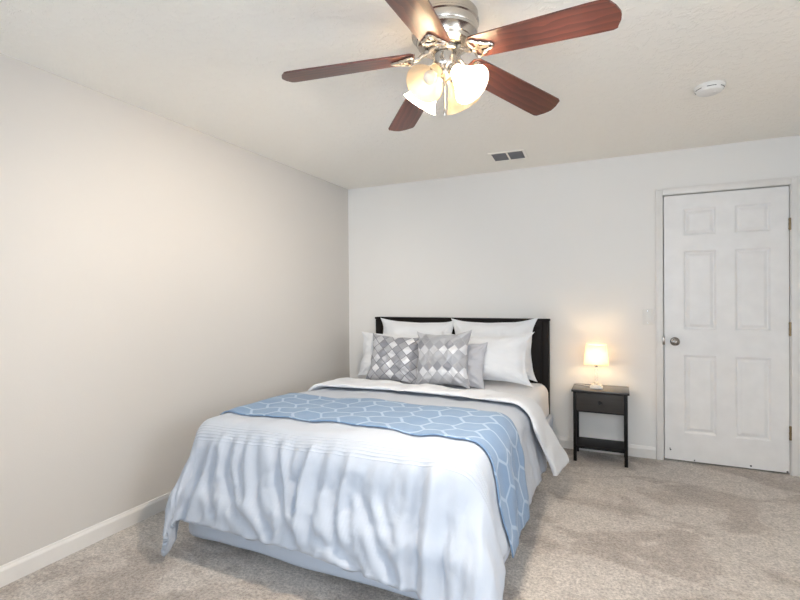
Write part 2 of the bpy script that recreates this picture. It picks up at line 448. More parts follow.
kn = lathe('door_knob', [(0, 0), (.032, 0), (.033, .004), (.028, .009), (.014, .012), (.011, .020), (.012, .030), (.022, .038), (.028, .048), (.028, .058), (.022, .066), (.010, .069), (.009, .066), (0, .066)], M['pewter'], door, 32, rotm)
kn['label'] = 'round satin pewter door knob'
for z0, z1 in ((1.729, 1.813), (.983, 1.081), (.248, .347)):
    bm = bmesh.new()
    add_lathe(bm, [(0, z0), (.0075, z0), (.0075, z1), (0, z1)], 12, Matrix.Translation((DX1+.003, -.007, 0)))
    add_box(bm, DX1+.004, DX1+.014, -.004, .003, z0+.004, z1-.004)
    for zz in (z0+.01, (z0+z1)/2, z1-.01): add_lathe(bm, [(0, -.003), (.009, -.003), (.009, .003), (0, .003)], 12, Matrix.Translation((DX1+.003, -.007, zz)))
    o = from_bm('hinge', bm, M['hinge'], door, auto=30); o['label'] = 'brass coloured hinge'
o = box('latch_plate', DX0-.014, DX0+.002, -.019, -.0155, .895, .955, M['pewter'], door, .001); o['label'] = 'metal latch plate'
for x, z, r in ((2.872, .085, .006), (2.868, .095, .004), (3.03, .022, .005), (3.38, .03, .007), (3.592, .018, .007)):
    bm = bmesh.new(); add_lathe(bm, [(0, 0), (r, 0), (r*.7, .0012), (0, .0012)], 7, Matrix.Translation((x, .004, z)) @ Matrix.Rotation(math.radians(90), 4, 'X'))
    from_bm('paint_chip', bm, M['black'], door)

# ------------------------------------------------------------------ bed
MX0, MX1, MY0, MY1 = .45, 1.975, -2.31, -.125
bed = tag(empty('bed', (1.2, -1.2, 0)), 'queen bed with dark headboard standing against the back wall', 'bed')
def bedpart(name, o): unparent_offset(o, bed); return o
# headboard: posts, rail, panel, cap
bm = bmesh.new()
HX0, HX1 = .352, 1.985
add_box(bm, HX0, HX0+.06, -.085, -.03, 0, 1.066, .004)
add_box(bm, HX1-.06, HX1, -.085, -.03, 0, 1.066, .004)
add_box(bm, HX0+.06, HX1-.06, -.075, -.045, .25, 1.0, .002)
add_box(bm, HX0+.06, HX1-.06, -.083, -.035, 1.0, 1.066, .004)
add_box(bm, HX0-.006, HX1+.006, -.092, -.024, 1.066, 1.086, .005)
hb = bedpart('headboard', from_bm('headboard', bm, M['espresso'], bed, auto=30)); hb['label'] = 'dark espresso wooden headboard'
def soft_box(name, x0, x1, y0, y1, z0, z1, r, mat, wob=.006, n=44, skirt=False):
    # rounded upholstered block with gentle unevenness
    bm = bmesh.new(); bmesh.ops.create_cube(bm, size=2)
    bmesh.ops.subdivide_edges(bm, edges=bm.edges, cuts=n, use_grid_fill=True)
    hx, hy, hz = (x1-x0)/2, (y1-y0)/2, (z1-z0)/2; c = Vector(((x0+x1)/2, (y0+y1)/2, (z0+z1)/2))
    for v in bm.verts:
        p = Vector((v.co.x*hx, v.co.y*hy, v.co.z*hz))
        rz = min(r, hz*.95)
        q = Vector((max(-hx+r, min(hx-r, p.x)), max(-hy+r, min(hy-r, p.y)), max(-hz+rz, min(hz-rz, p.z))))
        d = p-q
        if d.length > 1e-6:
            nrm = Vector((d.x/r, d.y/r, d.z/rz)); L = nrm.length; nrm /= L
            p = q + Vector((nrm.x*r, nrm.y*r, nrm.z*rz))
        else: nrm = Vector((0, 0, 0))
        nz = noise.noise((p+c)*3.1)*wob + noise.noise(Vector(((p.x+c.x)*5, (p.y+c.y)*5, (p.z)*1.5)))*wob
        if skirt: nz *= 1.6*(1-smoothstep(-.9, 1, v.co.z)*.8)
        v.co = p + c + Vector((nrm.x, nrm.y, nrm.z*.5))*nz
    return from_bm(name, bm, mat, bed, smooth=True)
bs = bedpart('box_spring', soft_box('box_spring', MX0-.022, MX1+.050, MY0-.072, MY1-.01, .016, .315, .032, M['skirt'], .007, skirt=True)); bs['label'] = 'pale blue white fabric covered box spring'
mt = bedpart('mattress', soft_box('mattress', MX0, MX1, MY0+.01, MY1, .317, .556, .055, M['mattress'], .003)); mt['label'] = 'cream mattress'
for x in (.55, 1.90):
    for y in (MY0+.12, MY1-.12):
        bedpart('leg', lathe('leg', [(0, 0), (.022, 0), (.028, .045), (0, .045)], M['black'], bed, 16, Matrix.Translation((x, y, 0))))

# --- cloth drape
ZT = .635
class Drape:
    def __init__(s, x0=.555, x1=1.905, y0=-2.275, R=.12, top=ZT, fl=.17, ff=.33, fr=.19, p=2.0, off=0., sink=.035):
        s.sink = sink
        s.x0, s.x1, s.y0, s.R, s.top, s.fl, s.ff, s.fr, s.p, s.off = x0, x1, y0, R, top, fl, ff, fr, p, off
    def __call__(s, X, Y):
        ox = np.where(X < s.x0, s.x0-X, np.where(X > s.x1, X-s.x1, 0.)); sx = np.where(X < s.x0, -1., 1.)
        oy = np.maximum(s.y0-Y, 0.)*(1+.07*smoothstep(1.2, 1.9, X)+.10*smoothstep(1.83, 1.95, X))
        L = (ox**s.p + oy**s.p)**(1/s.p)
        L = np.where(L > .60, .60+(L-.60)*.6, L)
        th = np.arctan2(oy, ox+1e-9)
        fside = np.where(sx < 0, s.fl, s.fr)
        w = (np.sin(th)**2)
        phi = fside*(1-w) + s.ff*w
        R = s.R + s.off
        La = s.R*(PI/2-phi)
        a = np.minimum(L, La)/s.R
        r = R*np.sin(a); dz = -R*(1-np.cos(a))
        ex = np.maximum(L-La, 0.)
        r = r + ex*np.sin(phi); dz = dz - ex*np.cos(phi)
        bx = np.clip(X, s.x0, s.x1); by = np.maximum(Y, s.y0)
        x = bx + sx*r*np.cos(th); y = by - r*np.sin(th)
        cw_ = np.sin(2*th)*smoothstep(.12, .6, L)
        y = y - .13*cw_; x = x - sx*cw_*np.where(sx < 0, .072, -.055)
        z = s.top + s.off + dz - s.sink*smoothstep(-1.75, -1.05, by)
        # crown of the stuffing, lower towards the edges
        return np.stack([x, y, z], -1), L, th, sx
def fbm(X, Y, sx, sy, seed=0., oct=2):
    out = np.zeros(X.shape)
    it = np.nditer([X, Y, out], op_flags=[['readonly'], ['readonly'], ['writeonly']])
    for a, b, o in it:
        v = noise.noise(Vector((float(a)*sx, float(b)*sy, seed)))
        if oct > 1: v += .5*noise.noise(Vector((float(a)*sx*2.1, float(b)*sy*2.1, seed+5)))
        o[...] = v
    return out
def grid_faces(nu, nv):
    return [(i*nv+j, (i+1)*nv+j, (i+1)*nv+j+1, i*nv+j+1) for i in range(nu-1) for j in range(nv-1)]
def normals(P):
    du = np.gradient(P, axis=0); dv = np.gradient(P, axis=1)
    n = np.cross(du, dv); n /= (np.linalg.norm(n, axis=-1, keepdims=True)+1e-9); return n
def polydist(px, pz, line):
    best = np.full(px.shape, 9.); tt = np.zeros(px.shape)
    n = len(line)-1
    for k in range(n):
        ax, az = line[k]; bx, bz = line[k+1]; dx, dz = bx-ax, bz-az; L2 = dx*dx+dz*dz
        u = np.clip(((px-ax)*dx+(pz-az)*dz)/L2, 0, 1)
        d = np.hypot(px-ax-u*dx, pz-az-u*dz)
        m_ = d < best; best = np.where(m_, d, best); tt = np.where(m_, (k+u)/n, tt)
    return best, tt
# valleys of the front drape, read as (x, height) on the hanging face
VALLEYS = [
    ([(1.02, .61), (1.09, .42), (1.18, .26), (1.25, .19)], .030, .028), ([(1.21, .56), (1.17, .44), (1.19, .33)], .034, .022),
    ([(.91, .57), (.97, .35), (1.08, .22)], .024, .026), ([(.74, .60), (.76, .44), (.85, .29), (1.02, .19)], .028, .026),
    ([(.60, .55), (.57, .36), (.53, .18)], .030, .03), ([(1.30, .62), (1.28, .40), (1.30, .18)], .026, .026),
    ([(1.40, .56), (1.38, .39), (1.43, .25), (1.55, .17)], .030, .026), ([(1.55, .61), (1.51, .44), (1.62, .29), (1.72, .17)], .026, .026),
    ([(1.79, .62), (1.77, .40), (1.79, .16)], .045, .03), ([(.83, .58), (.84, .45), (.90, .33)], .018, .02),
    ([(1.12, .60), (1.13, .48), (1.22, .30)], .016, .018), ([(1.48, .50), (1.45, .36), (1.50, .25)], .018, .02),
    ([(1.66, .58), (1.62, .42), (1.68, .30)], .022, .022), ([(.67, .5), (.66, .36), (.74, .24)], .022, .022),
    ([(1.90, .55), (1.89, .35), (1.92, .16)], .012, .025), ([(1.24, .33), (1.32, .26), (1.42, .22)], .015, .018),
]
RIDGES = [([(1.84, .62), (1.84, .40), (1.85, .12)], .022, .035), ([(1.24, .60), (1.225, .42), (1.25, .22)], .016, .022), ([(1.06, .60), (1.13, .38), (1.22, .22)], .012, .02),
          ([(1.45, .58), (1.42, .42), (1.48, .26)], .012, .022), ([(.70, .58), (.71, .42), (.79, .25)], .012, .022)]
def cuff_edge(X):   # where the duvet is folded back, unfolded Y
    return np.interp(X, [0, .5, 1.1, 1.6, 1.9, 2.2, 2.5], [-.93, -.93, -.97, -1.03, -1.05, -.97, -.86])
def hem_edge(X):
    return np.interp(X, [0, .5, .7, 1.1, 1.6, 1.85, 2.1, 2.5], [-1.33, -1.31, -1.27, -1.20, -1.23, -1.30, -1.33, -1.16])
def duvet_surface(X, Y, off=0., lump=None):
    D = Drape(off=off)
    P, L, th, sx = D(X, Y)
    N = -normals(P); N = np.where(N[..., 2:3].mean() < 0, -N, N)
    hang = smoothstep(.06, .30, L)
    front = (np.sin(th)**2)*hang
    z = P[..., 2]; x = P[..., 0]
    d = np.zeros(X.shape)
    fm = smoothstep(.25, .75, np.sin(th))*smoothstep(.05, .16, L)
    for line, amp, wd in VALLEYS:
        amp *= .68; wd *= .85
        dist, u = polydist(x, z, line)
        d -= amp*np.exp(-(dist/wd)**2)*fm*np.minimum(1, .2+1.6*u)
        d += .45*amp*np.exp(-((dist-2*wd)/wd)**2)*fm
    for line, amp, wd in RIDGES:
        dist, u = polydist(x, z, line); d += amp*np.exp(-(dist/wd)**2)*fm
    return P, N, L, th, sx, hang, front, d
xs = np.arange(.545-.50, 1.915+.50+.001, .0125); ys = np.arange(-2.285-.53, -.99, .0125)
X, Y = np.meshgrid(xs, ys, indexing='ij')
# hem outline gathers a little; outline trimmed by mapping the last rows
P, N, L, th, sx, hang, front, d = duvet_surface(X, Y)
rip = fbm(X, Y, 3.2, 3.2, 1.3)*.016*(1-hang) + fbm(X, Y, 9, 4, 7.7)*.006
side_m = hang*np.cos(th)**2
rip += side_m*(fbm(X, Y, 1.2, 8, 4.1)*.018 + .006*np.sin(Y*17+X*2))
rip += front*fbm(X, Y, 11, 2.2, 2.2)*.012
corner_w = np.sin(2*th)**2
wq = fbm(X+.35*(Y+2.3), Y, 13, 3.0, 5.5)
rip -= front*.007*np.exp(-(wq/.07)**2)*(1-.7*corner_w)
wq = fbm(X-.55*(Y+2.3), Y, 8, 3.5, 8.8)
rip -= front*.006*np.exp(-(wq/.06)**2)*(1-.7*corner_w)
corner = hang*np.sin(2*th)**2
rip += corner*(.009*np.cos(th*7+.6)*smoothstep(.1, .5, L))
# puffed roll right above the hem and pinch at the tucks
rip += .014*np.exp(-((L-.42)/.05)**2)*front
rip += .012*np.exp(-((L-.17)/.06)**2)*front
Pd = P + N*(d+rip)[..., None]
Pd[..., 2] = np.maximum(Pd[..., 2], .012)
# the left corner tip gathers inward, the right one falls nearly straight
tipw = smoothstep(.42, .66, L)*(sx < 0)*np.sin(2*th)**2
Pd[..., 0] += tipw*.05
DUV_TOP = Pd
duvet = tag(empty('duvet', (1.2, -1.7, .6)), 'white puffy duvet draped over the bed and hanging down its foot', 'duvet')
nu, nv = X.shape
o = mesh_obj('duvet_cover', Pd.reshape(-1, 3), grid_faces(nu, nv), M['duvet'], duvet, True, np.stack([X, Y], -1).reshape(-1, 2))
md = o.modifiers.new('thickness', 'SOLIDIFY'); md.thickness = .022; md.offset = -1
unparent_offset(o, duvet)
# turned back cuff: closed puffy layer lying on the duvet's head end
nx = 150; nt = 44
xs2 = np.linspace(.545-.36, 1.915+.49, nx)
V = []; UVc = []
top_i = nt
for i, x in enumerate(xs2):
    fe, he = float(cuff_edge(x)), float(hem_edge(x))
    for j in range(nt):
        a = 2*PI*j/nt
        # superellipse section: s along (0 at fold, 1 at hem), h = half height
        ca, sa = math.cos(a), math.sin(a)
        s_ = .5 - .5*np.sign(ca)*abs(ca)**.55; h_ = np.sign(sa)*abs(sa)**.75
        V.append((x, fe + (he-fe)*s_, h_, s_))
V = np.array(V).reshape(nx, nt, 4)
D2 = Drape()
Pc, Lc, thc, sxc = D2(V[..., 0], np.maximum(V[..., 1], -2.2))
# outward direction of the drape at each station
aa = np.minimum(Lc, D2.R*PI/2*.9)/D2.R
Nc = np.stack([sxc*np.sin(aa)*(Lc > 0), 0*aa, np.cos(aa)], -1)
th_ = .020*(1-.25*V[..., 3])
wv = fbm(V[..., 0], V[..., 1], 5, 7, 9.1)*.018 + fbm(V[..., 0], V[..., 1], 14, 9, 3.1)*.004
offc = .030 + V[..., 2]*th_ + wv*(V[..., 2] > -.2)
flare = np.where(sxc > 0, smoothstep(.12, .5, Lc)*.085*(1-.55*V[..., 3]), 0)
Pc = Pc + Nc*(offc+flare)[..., None]
Pc[..., 2] = np.maximum(Pc[..., 2], .02)
faces = [(i*nt+j, i*nt+(j+1) % nt, (i+1)*nt+(j+1) % nt, (i+1)*nt+j) for i in range(nx-1) for j in range(nt)]
faces += [tuple(range(nt))[::-1], tuple((nx-1)*nt+k for k in range(nt))]
o = mesh_obj('turned_back_cuff', Pc.reshape(-1, 3), faces, M['lit_cuff'], duvet, True, V[..., :2].reshape(-1, 2))
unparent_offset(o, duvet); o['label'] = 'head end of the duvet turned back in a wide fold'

# flat sheet on the mattress, head end
xs3 = np.arange(.50-.27, 1.93+.28, .015); ys3 = np.arange(-1.5, -.19, .015)
X3, Y3 = np.meshgrid(xs3, ys3, indexing='ij')
D3 = Drape(x0=.515, x1=1.915, y0=-3, R=.068, top=.563, fl=.03, fr=.05, sink=0.)
P3, L3, t3, s3 = D3(X3, Y3)
N3 = normals(P3); N3 *= np.sign(N3[..., 2].mean())
P3 = P3 + N3*(fbm(X3, Y3, 4, 4, 6.)*.004+.002)[..., None]
P3[..., 2] -= .012*smoothstep(-.23, -.19, Y3)
o = mesh_obj('bed_sheet', P3.reshape(-1, 3), grid_faces(*X3.shape), M['sheet'], None, True, np.stack([X3, Y3], -1).reshape(-1, 2))
md = o.modifiers.new('thickness', 'SOLIDIFY'); md.thickness = .004; md.offset = 1
tag(o, 'smooth white bed sheet showing between the pillows and the folded duvet', 'sheet')

# blue runner
def at_duvet(Xq, Yq):
    fi = (Xq-xs[0])/.0125; fj = (Yq-ys[0])/.0125
    i = np.clip(fi.astype(int), 0, nu-2); j = np.clip(fj.astype(int), 0, nv-2); u = (fi-i)[..., None]; v = (fj-j)[..., None]
    A = DUV_TOP
    return A[i, j]*(1-u)*(1-v)+A[i+1, j]*u*(1-v)+A[i, j+1]*(1-u)*v+A[i+1, j+1]*u*v
xs4 = np.linspace(.545-.30, 1.915+.525, 200); ys4 = np.linspace(0, 1, 48)
X4, V4 = np.meshgrid(xs4, ys4, indexing='ij')
yb = np.interp(X4, [0, .6, 1.3, 1.9, 2.1, 2.5], [-1.66, -1.645, -1.585, -1.61, -1.68, -1.76]); yf = np.interp(X4, [0, .6, 1.3, 1.9, 2.2, 2.5], [-2.19, -2.175, -2.150, -2.17, -2.19, -2.17])
Y4 = yf + (yb-yf)*V4
base4 = at_duvet(np.clip(X4, xs[0]+.02, xs[-1]-.005), Y4)
D4 = Drape(); P4, L4, _, s4 = D4(X4, Y4)
ext = np.maximum(X4-(xs[-1]-.005), 0)
base4[..., 2] -= ext*.97; base4[..., 0] += ext*.12
N4 = normals(base4); N4 *= np.sign(N4[..., 2].mean())
P4 = base4 + N4*(.010+.003*fbm(X4, Y4, 5, 9, 3.3))[..., None]
side = smoothstep(.2, .55, L4)*(s4 > 0)
P4[..., 0] += side*(.013+.002+.008*np.sin(V4*7.5+1.2))-.02*side
P4[..., 2] = np.maximum(P4[..., 2], .02)
o = mesh_obj('bed_runner', P4.reshape(-1, 3), grid_faces(*X4.shape), M['runner'], None, True, np.stack([X4, Y4], -1).reshape(-1, 2))
md = o.modifiers.new('thickness', 'SOLIDIFY'); md.thickness = .006; md.offset = 0
tag(o, 'blue throw runner with pale hexagon outlines laid across the foot of the bed', 'throw blanket')

# ------------------------------------------------------------------ pillows
def pillow_mesh(wd, ht, tk, pinch=.07, flange=0., seed=0, wr=.008, n=46, ear=.0):
    us = np.linspace(-1, 1, n)
    U, W = np.meshgrid(us, us, indexing='ij')
    U = np.sign(U)*np.abs(U)**.85; W = np.sign(W)*np.abs(W)**.85
    fx = 1 - pinch*(1-W**2) + ear*(np.abs(U*W)**5)
    fz = 1 - pinch*(1-U**2) + ear*(np.abs(U*W)**5)*1.2
    x = U*fx*wd/2; z = W*fz*ht/2
    fl = 1-flange
    uu = np.clip(np.abs(U)/fl, 0, 1); ww = np.clip(np.abs(W)/fl, 0, 1)
    t_ = tk/2*((1-uu**3.2)*(1-ww**3.2))**.55
    r1 = fbm(U+seed, W, 2.2, 2.2, seed)*wr*1.6; r2 = fbm(U+seed, W, 5, 5, seed+3)*wr*.7
    # creases radiating from the corners
    ang = np.arctan2(1-np.abs(W), 1-np.abs(U)+1e-6); rad = np.hypot(1-np.abs(U), 1-np.abs(W))
    cr = wr*.9*np.sin(ang*11+seed)*np.exp(-(rad/.5)**2)
    tf = t_+ (r1+r2+cr)*np.minimum(t_/(tk*.2), 1) + .003
    tb = t_+ .003
    edge = .010*np.sin(U*9+seed)*np.abs(W)**6 + .010*np.sin(W*8+seed*2)*np.abs(U)**6
    front = np.stack([x, -tf+edge, z], -1); back = np.stack([x, tb+edge, z], -1)
    vs = np.concatenate([front.reshape(-1, 3), back.reshape(-1, 3)]); N_ = n*n
    uv = np.stack([U*.5+.5, W*.5+.5], -1).reshape(-1, 2); uv = np.concatenate([uv, uv])
    ff = grid_faces(n, n); fb = [tuple(N_+k for k in f[::-1]) for f in ff]
    rim = []
    bd = [(i, 0) for i in range(n)] + [(n-1, j) for j in range(1, n)] + [(i, n-1) for i in range(n-2, -1, -1)] + [(0, j) for j in range(n-2, 0, -1)]
    ids = [i*n+j for i, j in bd]
    for k in range(len(ids)):
        a, b = ids[k], ids[(k+1) % len(ids)]; rim.append((b, a, N_+a, N_+b))
    return vs, ff, fb, rim, uv
def pillow(name, wd, ht, tk, cx, cy, z0, lean, mat, label, cat='pillow', rz=0, roll=0, group=None, back=None, **kw):
    vs, ff, fb, rim, uv = pillow_mesh(wd, ht, tk, **kw)
    vs = vs.copy(); vs[:, 2] += ht/2
    # settle the lower edge: the filling sags and spreads
    s_ = np.clip(1-vs[:, 2]/ht, 0, 1); vs[:, 1] *= (1+.25*s_)
    R_ = Matrix.Rotation(rz, 4, 'Z') @ Matrix.Rotation(-lean, 4, 'X') @ Matrix.Rotation(roll, 4, 'Y')
    vs = np.array([R_ @ Vector(v) for v in vs]); dz = vs[:, 2].min(); vs[:, 2] -= dz
    cat_ = cat
    if back is None:
        o = mesh_obj(name, vs, ff+fb+rim, mat, None, True, uv); o.location = (cx, cy, z0)
        return tag(o, label, cat_, group)
    e = tag(empty(name, (cx, cy, z0)), label, cat_, group)
    N_ = len(vs)//2
    mesh_obj('front_cover', vs[:N_], ff, mat, e, True, uv[:N_])
    used = sorted({i for f in fb+rim for i in f}); mp = {i: k for k, i in enumerate(used)}
    ob = mesh_obj('back_cover', vs[used], [tuple(mp[i] for i in f) for f in fb+rim], back, e, True, uv[used])
    ob['label'] = 'plain charcoal back of the cushion'
    return e
R_ = math.radians
ZB = .568
pillow('pillow', .71, .475, .15, .810, -.225, ZB, R_(10), M['pillow'], 'white pillow leaning on the headboard, on the left near the wall corner', rz=R_(1), roll=R_(1.2), seed=1.1, flange=.06, ear=.05, group='white pillows')
pillow('pillow', .70, .475, .15, 1.535, -.232, ZB, R_(10), M['pillow'], 'white pillow leaning on the headboard, on the right behind the front one', rz=R_(-1), roll=R_(-1.0), seed=2.7, flange=.06, ear=.09, group='white pillows')
pillow('pillow', .76, .385, .15, .765, -.475, ZB, R_(14), M['pillow'], 'white pillow in the second row, mostly hidden behind the lattice cushion', rz=R_(2), seed=4.2, flange=.05, ear=.04, group='white pillows')
pillow('pillow', .69, .375, .15, 1.54, -.50, ZB, R_(14), M['pillow'], 'large white pillow in front at the right with pointed corner beside the grey one', rz=R_(-2), roll=R_(-1.5), seed=5.9, flange=.05, ear=.12, group='white pillows')
pillow('pillow', .46, .355, .10, 1.350, -.655, ZB, R_(18), M['satin'], 'light grey ribbed satin pillow half hidden behind the right diamond cushion', seed=7.3, ear=.03)
pillow('throw_cushion', .455, .385, .13, .825, -.70, ZB-.002, R_(17), M['argyle'], 'left silver square cushion with dark lattice lines and pale squares', 'cushion', rz=R_(4), roll=R_(2.5), seed=8.8, ear=.05, back=M['velvet'], wr=.010, group='silver cushions')
pillow('throw_cushion', .430, .405, .12, 1.285, -.79, ZB-.002, R_(15), M['diamond'], 'right silver cushion with rows of light and dark diamonds, raised right corner', 'cushion', rz=R_(-3), roll=R_(-3), seed=3.9, ear=.09, back=M['satin'], group='silver cushions')

# ------------------------------------------------------------------ nightstand
NX0, NX1, NY0, NY1, NH = 2.178, 2.583, -.315, -.025, .555
ns = tag(empty('nightstand', (2.38, -.17, 0)), 'small black nightstand with one drawer and a low shelf beside the door', 'nightstand')
def nsp(o): unparent_offset(o, ns); return o
top = nsp(box('tabletop', NX0, NX1, NY0, NY1, NH-.018, NH, M['blacktop'], ns, .003))
for x in (NX0+.012, NX1-.036):
    for y in (NY0+.014, NY1-.036):
        nsp(box('leg', x, x+.024, y, y+.024, 0, NH-.018, M['blackwood'], ns, .002))
bm = bmesh.new()
add_box(bm, NX0+.016, NX0+.026, NY0+.038, NY1-.036, NH-.165, NH-.018); add_box(bm, NX1-.026, NX1-.016, NY0+.038, NY1-.036, NH-.165, NH-.018)
add_box(bm, NX0+.036, NX1-.036, NY1-.030, NY1-.020, NH-.165, NH-.018); add_box(bm, NX0+.036, NX1-.036, NY0+.020, NY1-.036, NH-.172, NH-.162)
nsp(from_bm('case', bm, M['blackwood'], ns))
dr = nsp(box('drawer', NX0+.037, NX1-.037, NY0+.012, NY0+.034, NH-.160, NH-.022, M['drawer'], ns, .002))
o = lathe('knob', [(0, 0), (.006, 0), (.006, .010), (.013, .014), (.015, .020), (.011, .026), (0, .027)], M['black'], dr, 20, Matrix.Translation(((NX0+NX1)/2, NY0+.012, NH-.088)) @ Matrix.Rotation(math.radians(90), 4, 'X'))
nsp(box('shelf', NX0+.014, NX1-.014, NY0+.018, NY1-.016, .102, .120, M['blackwood'], ns, .002))

# ------------------------------------------------------------------ table lamp
LX, LY = 2.352, -.172
lamp = tag(empty('table_lamp', (LX, LY, NH)), 'small lit table lamp with cream square shade on the nightstand', 'lamp')
bm = bmesh.new(); add_box(bm, -.045, .045, -.045, .045, 0, .012, .002); add_box(bm, -.036, .036, -.036, .036, .012, .026, .002)
o = from_bm('base', bm, M['plastic'], lamp, auto=30)
o = lathe('stem', [(0, .026), (.016, .026), (.016, .040), (.009, .046), (.013, .062), (.013, .085), (.009, .098), (.013, .112), (.013, .140), (.008, .152), (.008, .165), (0, .165)], M['acrylic'], lamp, 24); o['label'] = 'clear glass stem'
lathe('socket', [(0, .165), (.010, .165), (.013, .172), (.013, .205), (.008, .208), (0, .208)], M['chrome'], lamp, 20)
lathe('bulb', [(0, .208), (.012, .208), (.014, .225), (.026, .248), (.028, .262), (.020, .280), (0, .286)], M['lamp_bulb'], lamp, 20)
def sq_shade(b, tp, z0, z1, th, n=8):
    bm = bmesh.new(); rings = []
    for z, h in ((z0+.004, b-th), (z0, b-th), (z0, b), (z1, tp), (z1, tp-th), (z1-.004, tp-th)):
        c_ = []
        for k in range(4):
            a0 = PI/4+k*PI/2
            for m_ in range(3):
                a = a0 + (m_-1)*.12
                c_.append(bm.verts.new((h*math.copysign(min(1, abs(math.cos(a))*1.414), math.cos(a))*1.0, h*math.copysign(min(1, abs(math.sin(a))*1.414), math.sin(a)), z)))
        rings.append(c_)
    for a, b_ in zip(rings, rings[1:]):
        for k in range(12): bm.faces.new((a[k], a[(k+1) % 12], b_[(k+1) % 12], b_[k]))
    return bm
o = from_bm('lamp_shade', sq_shade(.088, .071, .188, .338, .0015), M['shade'], lamp); o['label'] = 'cream tapered square shade'
bm = bmesh.new(); add_tube(bm, [(-.071, 0, .305), (.071, 0, .305)], .0015, 6); add_tube(bm, [(0, -.071, .3045), (0, .071, .3045)], .0015, 6); add_tube(bm, [(0, 0, .285), (0, 0, .305)], .002, 6)
from_bm('shade_carrier', bm, M['chrome'], lamp)
bm = bmesh.new()
cp = [(-.045, .02, .006), (-.10, .06, .006), (-.17, .10, .004), (-.192, .125, -.03), (-.196, .13, -.2), (-.2, .132, -.35), (-.212, .125, -.45), (-.24, .128, -.50), (-.27, .14, -.545)]
cps = []
for k in range(len(cp)-1):
    for u in (0, .33, .66): cps.append(Vector(cp[k]).lerp(Vector(cp[k+1]), u))
add_tube(bm, cps, .0022, 6); o = from_bm('power_cord', bm, M['acrylic'] if False else M['plastic'], lamp, smooth=True)
# ------------------------------------------------------------------ light switch
sw = tag(empty('light_switch', (2.7185, 0, 1.107)), 'white rocker light switch plate on the back wall left of the door', 'switch')
box('cover_plate', -.034, .034, -.008, 0, -.063, .063, M['plastic'], sw, .003)
box('rocker', -.016, .016, -.014, -.008, -.033, .033, M['plastic'], sw, .002)
for z in (-.048, .048):
    lathe('screw', [(0, 0), (.003, 0), (.002, .0015), (0, .0015)], M['chrome'], sw, 10, Matrix.Translation((0, -.008, z)) @ Matrix.Rotation(math.radians(90), 4, 'X'))

# ------------------------------------------------------------------ ceiling vent
vent = tag(empty('ceiling_vent', (1.73, -.430, H)), 'ceiling air vent with two dark grey louvred openings above the bed', 'vent')
vent.rotation_euler = (0, 0, math.radians(3))
bm = bmesh.new()
x0, x1, y0, y1 = -.140, .140, -.125, .125
add_box(bm, x0, x1, y0, y0+.022, -.008, 0, .002); add_box(bm, x0, x1, y1-.022, y1, -.008, 0, .002)
add_box(bm, x0, x0+.022, y0+.022, y1-.022, -.008, 0, .002); add_box(bm, x1-.022, x1, y0+.022, y1-.022, -.008, 0, .002); add_box(bm, -.007, .007, y0+.022, y1-.022, -.008, 0, .002)
o = from_bm('frame', bm, M['ceiling'], vent); o['label'] = 'cream painted frame'
box('duct_shade_plate', x0+.02, x1-.02, y0+.02, y1-.02, -.0015, -.0002, M['darkhole'], vent)  # flat dark plate, the shade of the hollow duct is in its colour
for sx0, sx1 in ((x0+.022, -.007), (.007, x1-.022)):
    bm = bmesh.new()
    for k in range(9):
        yy = y0+.03+k*.0228
        vs_ = add_box(bm, sx0, sx1, yy-.009, yy+.009, -.0045, -.0035)
    o = from_bm('louver', bm, M['louver'], vent); o['label'] = 'dark grey louvre section'

# ------------------------------------------------------------------ smoke detector
sd = tag(empty('smoke_detector', (2.955, -1.185, H)), 'round white smoke detector on the ceiling above the door side', 'smoke detector')
lathe('housing', [(0, 0), (.072, 0), (.072, -.008), (.069, -.012), (.067, -.012), (.066, -.018), (.064, -.022), (.058, -.032), (.045, -.038), (0, -.040)], M['plastic'], sd, 48)
for k in range(6):
    a0 = k*PI/3+.2
    bm = bmesh.new(); pts = [(.0655*math.cos(a0+q*.13), .0655*math.sin(a0+q*.13), -.0205) for q in range(6)]
    add_tube(bm, pts, .0016, 6); from_bm('vent_slot', bm, M['black'], sd)
lathe('test_button', [(0, -.038), (.010, -.038), (.010, -.041), (0, -.0415)], M['plastic'], sd, 16, Matrix.Translation((.02, -.015, 0)))

# ------------------------------------------------------------------ ceiling fan
FX, FY = 1.891, -2.391
fan = tag(empty('ceiling_fan', (FX, FY, H)), 'ceiling fan with five reddish wood blades, nickel motor and four glass light shades', 'ceiling fan')
lathe('motor_housing', [(0, 0), (.128, 0), (.132, -.006), (.132, -.030), (.136, -.034), (.136, -.042), (.131, -.046), (.129, -.070), (.127, -.074), (.130, -.078), (.128, -.086), (.120, -.092), (.112, -.108), (.108, -.110), (.104, -.122), (.086, -.134), (.070, -.138), (0, -.138)], M['nickel'], fan, 64)
lathe('flywheel', [(0, -.138), (.062, -.138), (.066, -.142), (.066, -.152), (.060, -.156), (0, -.156)], M['nickel'], fan, 48)
lathe('switch_housing', [(0, -.156), (.044, -.156), (.047, -.160), (.047, -.200), (.043, -.210), (.034, -.220), (.034, -.232), (.028, -.246), (.016, -.256), (.010, -.262), (0, -.264)], M['nickel'], fan, 48)
ZB0, ZB1 = -.166, -.232
R0, R1 = .118, .650
